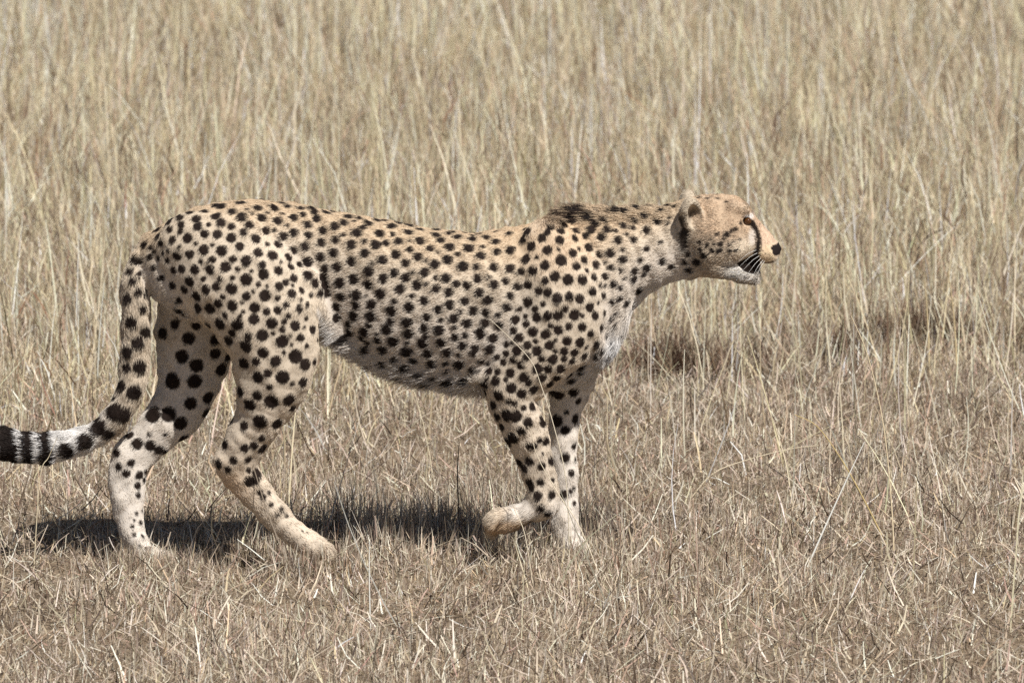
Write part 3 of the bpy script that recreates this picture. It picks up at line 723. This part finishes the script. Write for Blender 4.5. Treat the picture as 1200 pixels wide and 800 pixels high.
def coat(P, d):
    n = len(P)
    # photo coordinates on the plane of symmetry, so that both sides carry the same markings
    P0 = P.copy(); P0[:, 1] = 0
    px, py = to_px(P0)
    npos = P.copy()
    big = wob(P, 14, 1.0)
    c = np.tile(TAN, (n, 1))
    top = np.interp(P[:, 0], S_TORSO[0], S_TORSO[1]); bot = np.interp(P[:, 0], S_TORSO[0], S_TORSO[2])
    u = np.clip((P[:, 2] - bot) / (top - bot + 1e-6), -0.5, 1.3)
    body = smooth(.03, -.005, d['torso'])
    c = mix(c, CREAM, body * smooth(.75, .30, u) * .75)
    c = mix(c, SAND, body * smooth(.66, .98, u) * .8)
    c = mix(c, ORANGE, np.exp(-((px - 655) / 45) ** 2 - ((py - 280) / 38) ** 2) * .38)
    c = mix(c, WHITE, body * smooth(.20, .0, u) * .45 * smooth(330, 390, px))
    # white bib, groin and flank fold
    c = mix(c, WHITE, smooth(18, 4, np.hypot((px - 722) / 1.0, (py - 405) / 2.0)) * .95)
    c = mix(c, WHITE, smooth(3, -3, seg_dist(px, py, [(375, 354, 1), (383, 370, 3.5), (396, 392, 4)])) * .7)
    leg = np.minimum.reduce([d[k_] for k_ in LEGS])
    legw = smooth(.03, .0, leg) * smooth(410, 480, py)
    c = mix(c, lin(208, 193, 172), legw * .85)
    c = c * (1 + legw * (.09 * wob(P, 90, 5.0) + .07 * wob(P, 240, 7.0)))[:, None]
    c = mix(c, lin(206, 176, 142), np.exp(-((px - 270) / 26) ** 2 - ((py - 565) / 26) ** 2) * .6)      # stained near hock
    paw = smooth(.02, .0, d['near_paw'])
    c = mix(c, lin(202, 172, 136), paw * .75 * smooth(596, 606, py))
    c = mix(c, WHITE, paw * smooth(606, 594, py) * .35 * smooth(588, 600, px))
    c = mix(c, lin(188, 160, 130), paw * smooth(596, 584, px) * .5)
    c = mix(c, BLACK, paw * smooth(7, 3, np.hypot((px - 622) / 2.2, py - 609)) * .5)
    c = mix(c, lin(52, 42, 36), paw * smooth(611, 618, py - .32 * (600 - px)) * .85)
    inner = smooth(.02, .0, np.minimum(d['far_hind'], d['far_fore'])) * smooth(.02, -.02, P[:, 1] - .07)
    c = mix(c, WHITE, inner * smooth(380, 430, py) * .35)
    # head
    hw = smooth(.02, .004, d['head']) * smooth(800, 830, px)
    c = mix(c, lin(184, 159, 131), hw * smooth(300, 262, py) * .9)
    c = mix(c, lin(202, 184, 160), hw * smooth(274, 296, py) * .85)
    c = mix(c, lin(200, 174, 148), hw * smooth(878, 890, px) * smooth(296, 282, py))
    c = mix(c, lin(220, 214, 204), hw * smooth(298, 311, py) * smooth(842, 862, px) * .9)
    c = mix(c, lin(224, 208, 184), hw * smooth(11, 4, np.hypot((px - 868) / 1.6, py - 284)) * .75)
    c = mix(c, WHITE, hw * smooth(5, 1.5, np.hypot((px - 878) / 1.6, py - 251.5)) * .7)        # pale patch over the eye
    c = mix(c, WHITE, hw * smooth(6, 2, np.hypot((px - 881) / 1.0, (py - 274) / 2.4)) * .4)             # pale strip beside the tear line
    c = mix(c, lin(226, 200, 164), hw * smooth(16, 6, np.hypot(px - 898, (py - 296))) * .9)
    c = c * (1 + .05 * big)[:, None]
    c = c * (1 + hw * (.13 * wob(P, 230, 4.0) + .11 * wob(P, 560, 6.0)))[:, None]
    for wx, wy in ((893, 291), (897, 294), (892, 296), (898, 299), (895, 301), (901, 296)):
        c = mix(c, BROWN, hw * smooth(1.6, .6, np.hypot(px - wx, py - wy)) * .7)
    # spots with uneven edges
    ns = nearest_spot(P)
    ns = ns + .0013 * wob(P, 330, .5) + .0006 * wob(P, 800, 2.5)
    sp = smooth(.0018, -.0016, ns)
    face_only = hw * smooth(850, 858, px)
    c = mix(c, BLACK, sp * (1 - .98 * face_only * smooth(872, 880, px)))
    # tail rings
    tw = d['tail'] < .012
    for cx, hwid in tail_px:
        ring = smooth(1.8, -1.8, np.abs(px - cx - 0.12 * (py - 520) + 2 * wob(P, 120, cx)) - hwid)
        c = mix(c, BLACK, ring * tw * smooth(74, 70, px))
    c = mix(c, mix(c, WHITE, np.full(n, .8)), tw * smooth(150, 90, px) * (1 - sp) * (c[:, 0] > .1))
    # mane of brownish ticked hair at the withers and nape
    mane = np.exp(-((px - 664) / 26) ** 2) * smooth(262, 250, py)
    c = mix(c, BROWN, np.clip(mane, 0, 1) * np.clip(.35 + .55 * wob(P, 150, .9), 0, 1))
    # tear line, eye rim, lips, nose
    tear = seg_dist(px, py, [(874, 256, 4.2), (881, 259, 3.2), (886.5, 267, 2.5), (889, 277, 2.6), (888.5, 287, 3.2), (885.5, 298, 4.0)])
    c = mix(c, BLACK, hw * smooth(.9, -.6, tear))
    lips = in_poly(px, py, [(862, 306), (872, 301), (885, 295), (892, 301), (890, 312), (889, 321), (880, 320), (870, 315)])
    c[lips & (hw > .3)] = BLACK * .8
    liner = seg_dist(px, py, [(888, 303, 1.2), (897, 307, .9), (906, 304, .8)])
    c = mix(c, BLACK, hw * smooth(.7, -.4, liner) * .7)
    nose = in_poly(px, py, [(902.5, 288), (906, 285), (911, 284), (918, 282), (918, 296), (909, 298), (905, 295)])
    c[nose & (hw > .3)] = lin(38, 30, 28)
    c = mix(c, lin(178, 164, 146), hw * smooth(320, 328, py) * smooth(836, 848, px) * .6)  # underside of the jaw greyed: its shade is put into the colour
    brow_shade = seg_dist(px, py, [(870, 233, .5), (879, 240, .8), (884, 250, .8)])  # thin brown line paints the shading along the brow edge
    c = mix(c, BROWN, hw * smooth(1.2, -.4, brow_shade) * .55)
    # ears: black back, pale rim, grizzled inside
    ear = smooth(.004, .001, d['ear']) * smooth(275, 268, py) * smooth(826, 822, px)
    back = ear * smooth(812, 806, px) * smooth(244, 252, py)
    c = mix(c, lin(188, 174, 152), ear * .9)
    c = mix(c, lin(70, 58, 48), ear * smooth(9, 3, np.hypot((px - 811), (py - 248) / 1.5)) * .85)
    c = mix(c, BLACK, back * smooth(804, 800, px) * .9)
    c = mix(c, BLACK, smooth(.016, .006, d['head']) * smooth(10, 6, np.hypot((px - 802) / .8, (py - 276) / 2.0)) * .95)  # black ear-back fur, extended as painted shadow onto neck behind the cheek
    return np.clip(c, .006, .9), px, py, u, sp, ear, hw

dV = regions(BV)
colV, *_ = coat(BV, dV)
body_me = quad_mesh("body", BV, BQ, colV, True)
cheetah = link(bpy.data.objects.new("cheetah", None))
foot = np.array([AIM[0] - .1, 0, 0])
cheetah.empty_display_size = 0.2
cheetah["label"] = "spotted cheetah walking to the right through dry grass, head held forward"
cheetah["category"] = "cheetah"
body = link(bpy.data.objects.new("body", body_me), cheetah)
body_me.materials.append(MAT_SKIN)

# ------------------------------------------------------------------ fur
NF = 540000
tri = np.concatenate([BQ[:, [0, 1, 2]], BQ[:, [0, 2, 3]]])
ar = np.linalg.norm(np.cross(BV[tri[:, 1]] - BV[tri[:, 0]], BV[tri[:, 2]] - BV[tri[:, 0]]), axis=1)
ar = ar * np.where(BV[tri[:, 0], 0] > at(815, 280, 0)[0], 2.6, 1.0)
pick = rng.choice(len(tri), NF, p=ar / ar.sum())
w1, w2 = rng.random(NF), rng.random(NF)
sw = w1 + w2 > 1; w1[sw], w2[sw] = 1 - w1[sw], 1 - w2[sw]
w0 = 1 - w1 - w2
T = tri[pick]
FP = BV[T[:, 0]] * w0[:, None] + BV[T[:, 1]] * w1[:, None] + BV[T[:, 2]] * w2[:, None]
FN = BN[T[:, 0]] * w0[:, None] + BN[T[:, 1]] * w1[:, None] + BN[T[:, 2]] * w2[:, None]
FN /= np.linalg.norm(FN, axis=1)[:, None] + 1e-9
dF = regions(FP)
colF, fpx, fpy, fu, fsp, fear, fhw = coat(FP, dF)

# lie of the coat: backwards on the body, down the legs, along the tail, back from the nose
def chain_dir(C, P):
    best = np.full(len(P), 1e9); out = np.zeros((len(P), 3))
    for i in range(len(C) - 1):
        a, b_ = C[i, :3], C[i + 1, :3]
        dd = b_ - a
        tt = np.clip(((P - a) @ dd) / (dd @ dd), 0, 1)
        q = np.linalg.norm(P - a - tt[:, None] * dd, axis=1)
        k_ = q < best
        best[k_] = q[k_]; out[k_] = dd / np.linalg.norm(dd)
    return out
names = ['torso', 'head'] + LEGS + ['tail']
Wt = np.stack([np.exp(-np.maximum(dF[k_], -.02) / .010) for k_ in names], 1)
D = np.zeros((NF, 3))
D += Wt[:, [0]] * np.array([-1, 0, -.32])
D += Wt[:, [1]] * np.array([-1, 0, -.12]) * 1.3
for i, k_ in enumerate(LEGS + ['tail']):
    cd = chain_dir(CH[k_], FP)
    if k_ in ('near_hind', 'far_hind'):
        cd[:, 0] = np.where(fpy < 470, cd[:, 0] * .2 - .5, cd[:, 0])
    D += Wt[:, [2 + i]] * cd
D /= np.linalg.norm(D, axis=1)[:, None] + 1e-9
D += .22 * np.stack([wob(FP, 40, 1.), wob(FP, 40, 2.), wob(FP, 40, 3.)], 1) + .16 * rng.standard_normal((NF, 3))
D -= FN * (D * FN).sum(1)[:, None]
D /= np.linalg.norm(D, axis=1)[:, None] + 1e-9

leg = np.minimum.reduce([dF[k_] for k_ in LEGS])
L = np.full(NF, .0085)
bodyw = smooth(.03, -.005, dF['torso'])
belly = bodyw * smooth(.16, .0, fu) * smooth(350, 400, fpx) * smooth(640, 600, fpx)
L += belly * .017 * (.5 + rng.random(NF)) + bodyw * smooth(.3, .05, fu) * .004
L = np.where(leg < .004, np.where(fpy > 430, .0065, .0062), L)
L = np.where((dF['tail'] < .01) & (fpx < 200), .011 + .004 * smooth(140, 40, fpx), L)
L = L * (1 - .40 * fhw * smooth(815, 850, fpx)) * (1 - .3 * fear)
L = np.where((fhw > .3) & (fpx > 893), .0042, L)
L += .007 * (dF['jaw'] < .004) * (fpx > 840)
L += .004 * fhw * smooth(875, 850, fpx) * smooth(255, 285, fpy)
mane = smooth(624, 655, fpx) * smooth(800, 760, fpx) * smooth(262, 246, fpy)
L += mane * (.013 + .018 * np.exp(-((fpx - 668) / 32) ** 2)) * (.6 + .8 * rng.random(NF))
pawf = (dF['near_paw'] < .006) & (fpx < 634); L = np.where(pawf, .0105, L)
bib = smooth(30, 8, np.hypot(fpx - 724, (fpy - 400) / 1.8)); L += bib * .012
fold = smooth(5, -3, seg_dist(fpx, fpy, [(375, 354, 1), (383, 370, 4), (396, 392, 5)])); L += fold * .012
nosew = in_poly(fpx, fpy, [(901, 287), (906, 283), (919, 280), (919, 298), (908, 299)]) & (fhw > .2)
lipw = in_poly(fpx, fpy, [(862, 306), (872, 301), (885, 295), (892, 301), (890, 312), (889, 321), (880, 320), (870, 315)]) & (fhw > .2)
eyew = np.hypot(fpx - 875.5, fpy - 256.5) < 5
L *= .75 + .5 * rng.random(NF)
keep = ~(nosew | lipw | eyew)
lift = .23 + .09 * rng.standard_normal(NF) + .62 * np.clip(mane, 0, 1) + .18 * bib + belly * (.15 + .5 * rng.random(NF))
lift = np.clip(lift, .06, .95)
d0 = D * np.cos(lift)[:, None] + FN * np.sin(lift)[:, None]
l1 = lift * (.35 + .5 * belly)
d1 = D * np.cos(l1)[:, None] + FN * np.sin(l1)[:, None]
d1[:, 2] -= .25 * np.clip(bib, 0, 1)
p0 = FP - FN * .0008
pts = np.stack([p0, p0 + d0 * (L * .5)[:, None], p0 + d0 * (L * .5)[:, None] + d1 * (L * .5)[:, None]], 1)[keep]
nk = len(pts)
hair = bpy.data.hair_curves.new("fur")
hair.add_curves([3] * nk)
hair.position_data.foreach_set("vector", np.ascontiguousarray(pts, dtype=np.float32).ravel())
ra = hair.attributes.new("radius", 'FLOAT', 'POINT') if "radius" not in hair.attributes else hair.attributes["radius"]
rr = np.tile(np.array([.00034, .00028, .00009]), nk) * np.repeat((.8 + .4 * rng.random(nk)) * (1 + .6 * (belly + np.clip(mane, 0, 1))[keep]), 3)
ra.data.foreach_set("value", rr.astype(np.float32))
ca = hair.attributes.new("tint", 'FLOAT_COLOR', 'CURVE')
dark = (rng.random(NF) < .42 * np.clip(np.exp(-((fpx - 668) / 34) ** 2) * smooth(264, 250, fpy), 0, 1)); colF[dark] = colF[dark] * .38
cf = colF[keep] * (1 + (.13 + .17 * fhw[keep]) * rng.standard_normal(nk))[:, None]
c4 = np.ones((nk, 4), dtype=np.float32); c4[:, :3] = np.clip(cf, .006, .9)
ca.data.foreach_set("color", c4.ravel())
fur = link(bpy.data.objects.new("fur", hair), cheetah)
fur["kind"] = "stuff"
hair.materials.append(MAT_FUR)

# ------------------------------------------------------------------ eyes and whiskers
def sphere(name, c, r, mat, parent, sy=1.0):
    import bmesh
    bm = bmesh.new()
    bmesh.ops.create_uvsphere(bm, u_segments=20, v_segments=14, radius=r)
    for v in bm.verts:
        v.co.y *= sy
        v.co += Vector(c)
    me = bpy.data.meshes.new(name); bm.to_mesh(me); bm.free()
    for p in me.polygons: p.use_smooth = True
    me.materials.append(mat)
    return link(bpy.data.objects.new(name, me), parent)

MAT_EYE = tint_material("wet_dark_amber_eye", .08, .6, flat=lin(78, 48, 20))
MAT_WHISKER = tint_material("white_whisker", .4, .3, flat=lin(238, 236, 228))
for s in (-1, 1):
    e_ = at(875.5, 256.5, 0)
    sphere("eye", (e_[0], s * .0325, e_[2] - .0005), .0080, MAT_EYE, cheetah)

def tube(name, P, r0, r1, mat, parent=None, sides=5, col=None):
    P = np.asarray(P, float)
    n = len(P)
    tg = np.gradient(P, axis=0); tg /= np.linalg.norm(tg, axis=1)[:, None]
    ref = np.array([.31, .87, .2]); a = np.cross(tg, ref); a /= np.linalg.norm(a, axis=1)[:, None]; bb = np.cross(tg, a)
    r = np.linspace(r0, r1, n)
    ang = np.arange(sides) * 2 * math.pi / sides
    V = P[:, None, :] + r[:, None, None] * (np.cos(ang)[None, :, None] * a[:, None, :] + np.sin(ang)[None, :, None] * bb[:, None, :])
    q = []
    for i in range(n - 1):
        for j in range(sides):
            q.append((i * sides + j, i * sides + (j + 1) % sides, (i + 1) * sides + (j + 1) % sides, (i + 1) * sides + j))
    me = quad_mesh(name, V.reshape(-1, 3), np.array(q), None if col is None else np.tile(col, (n * sides, 1)), True)
    me.materials.append(mat)
    return link(bpy.data.objects.new(name, me), parent)

for s in (-1, 1):
    for i, (x0, y0, x1, y1, sp_) in enumerate([(890, 293, 866, 306, .045), (892, 296, 868, 312, .05), (893, 299, 873, 318, .045), (895, 301, 879, 322, .035), (889, 290, 864, 300, .05), (896, 303, 884, 322, .03)]):
        a = at(x0, y0, 0); a[1] = s * .024; b_ = at(x1, y1, 0); b_[1] = s * (.024 + sp_)
        mdl = .5 * (a + b_) + np.array([0, s * .012, .006])
        tube("whisker", catmull([a, mdl, b_], 4), .00045, .00015, MAT_WHISKER, cheetah, 4)

# ------------------------------------------------------------------ stems one can point at
STRAW_M = tint_material("straw_stem", .5, .25)
def stem(label, pts, y, r0, r1, col, name="grass_stem", cat="grass stem"):
    """pts: photo pixels from the foot to the tip; y: distance of its plane behind the cheetah's midline (None: from where its foot meets the ground)"""
    if y is None:
        y = on_ground(*pts[0])[1]
    P = np.array([at(a, b_, y) for a, b_ in pts])
    P[:, 1] += .03 * np.sin(np.linspace(0, 2.2, len(P)))
    P[0, 2] = gz(P[:1, 0], P[:1, 1])[0] - .004
    o = tube(name, catmull(P, 5), r0, r1, STRAW_M, None, 5, lin(*col))
    o["label"] = label
    o["category"] = cat
    return o
stem("long thin pale stem rising in front of the near foreleg and bending over the shoulder", [(668, 672), (664, 570), (649, 501), (633, 451), (622, 425), (597, 398), (574, 376)], -.24, .0012, .0006, (220, 208, 182))
stem("pale stem slanting across the lifted front paw towards the planted forefoot", [(708, 680), (680, 620), (655, 582), (630, 538), (622, 507)], -.28, .0013, .0007, (226, 212, 184))
stem("short pale stem slanting in front of the hanging paw", [(626, 655), (615, 628), (603, 600), (594, 570)], -.30, .0011, .0006, (222, 208, 180))
stem("tall upright pale stem standing alone in the short grass ahead of the cheetah", [(1048, 655), (1045, 590), (1036, 500), (1018, 420), (998, 372)], None, .0017, .0008, (226, 208, 172))
stem("yellow stem with a reddish bend leaning left ahead of the cheetah", [(1040, 640), (1012, 585), (985, 538), (958, 502), (932, 488)], None, .0019, .0009, (190, 168, 116))
stem("short curved pale stem left of the yellow leaning stem", [(928, 590), (922, 548), (910, 505), (899, 476)], None, .0018, .0009, (224, 210, 178))
stem("pale straw lying nearly level across the short grass ahead of the forefeet", [(806, 585), (836, 556), (880, 540), (930, 528), (960, 524)], None, .0014, .0008, (222, 208, 178))
stem("dark upright twig behind the belly between hind and front feet", [(539, 628), (537, 590), (536, 555), (538, 520)], None, .0020, .0009, (62, 50, 42), "twig", "twig")
stem("curled pale straw lying in the grass below the near hind foot", [(398, 741), (376, 735), (350, 731), (328, 727)], None, .0014, .0008, (222, 206, 172))
stem("dark arched twig sticking out of the tall grass on the right", [(1074, 330), (1076, 300), (1086, 281), (1105, 270)], None, .0034, .0014, (70, 56, 46), "twig", "twig")
stem("thin pale stem crossing in front of the ringed tail", [(38, 590), (46, 562), (56, 538), (66, 515)], -.10, .0012, .0006, (214, 200, 168))
stem("golden upright stem beside the dark mat on the right", [(1122, 452), (1121, 410), (1118, 365), (1112, 320)], None, .0028, .0012, (204, 184, 142))
stem("second golden upright stem within the dark mat on the right", [(1089, 450), (1089, 405), (1087, 360), (1084, 330)], None, .0028, .0013, (210, 190, 148))
stem("pale slanting stem in the tall grass just above the cheetah's back", [(440, 262), (455, 228), (468, 200)], 3.2, .0022, .0012, (230, 218, 184))
stem("long pale stem above the rump leaning to the left", [(128, 180), (124, 130), (119, 70), (118, 40)], 6.0, .0030, .0014, (232, 220, 188))
stem("dark bent twig low in the grass ahead of the forefeet", [(1010, 600), (1006, 575), (990, 562), (975, 566)], None, .0016, .0009, (76, 62, 54), "twig", "twig")
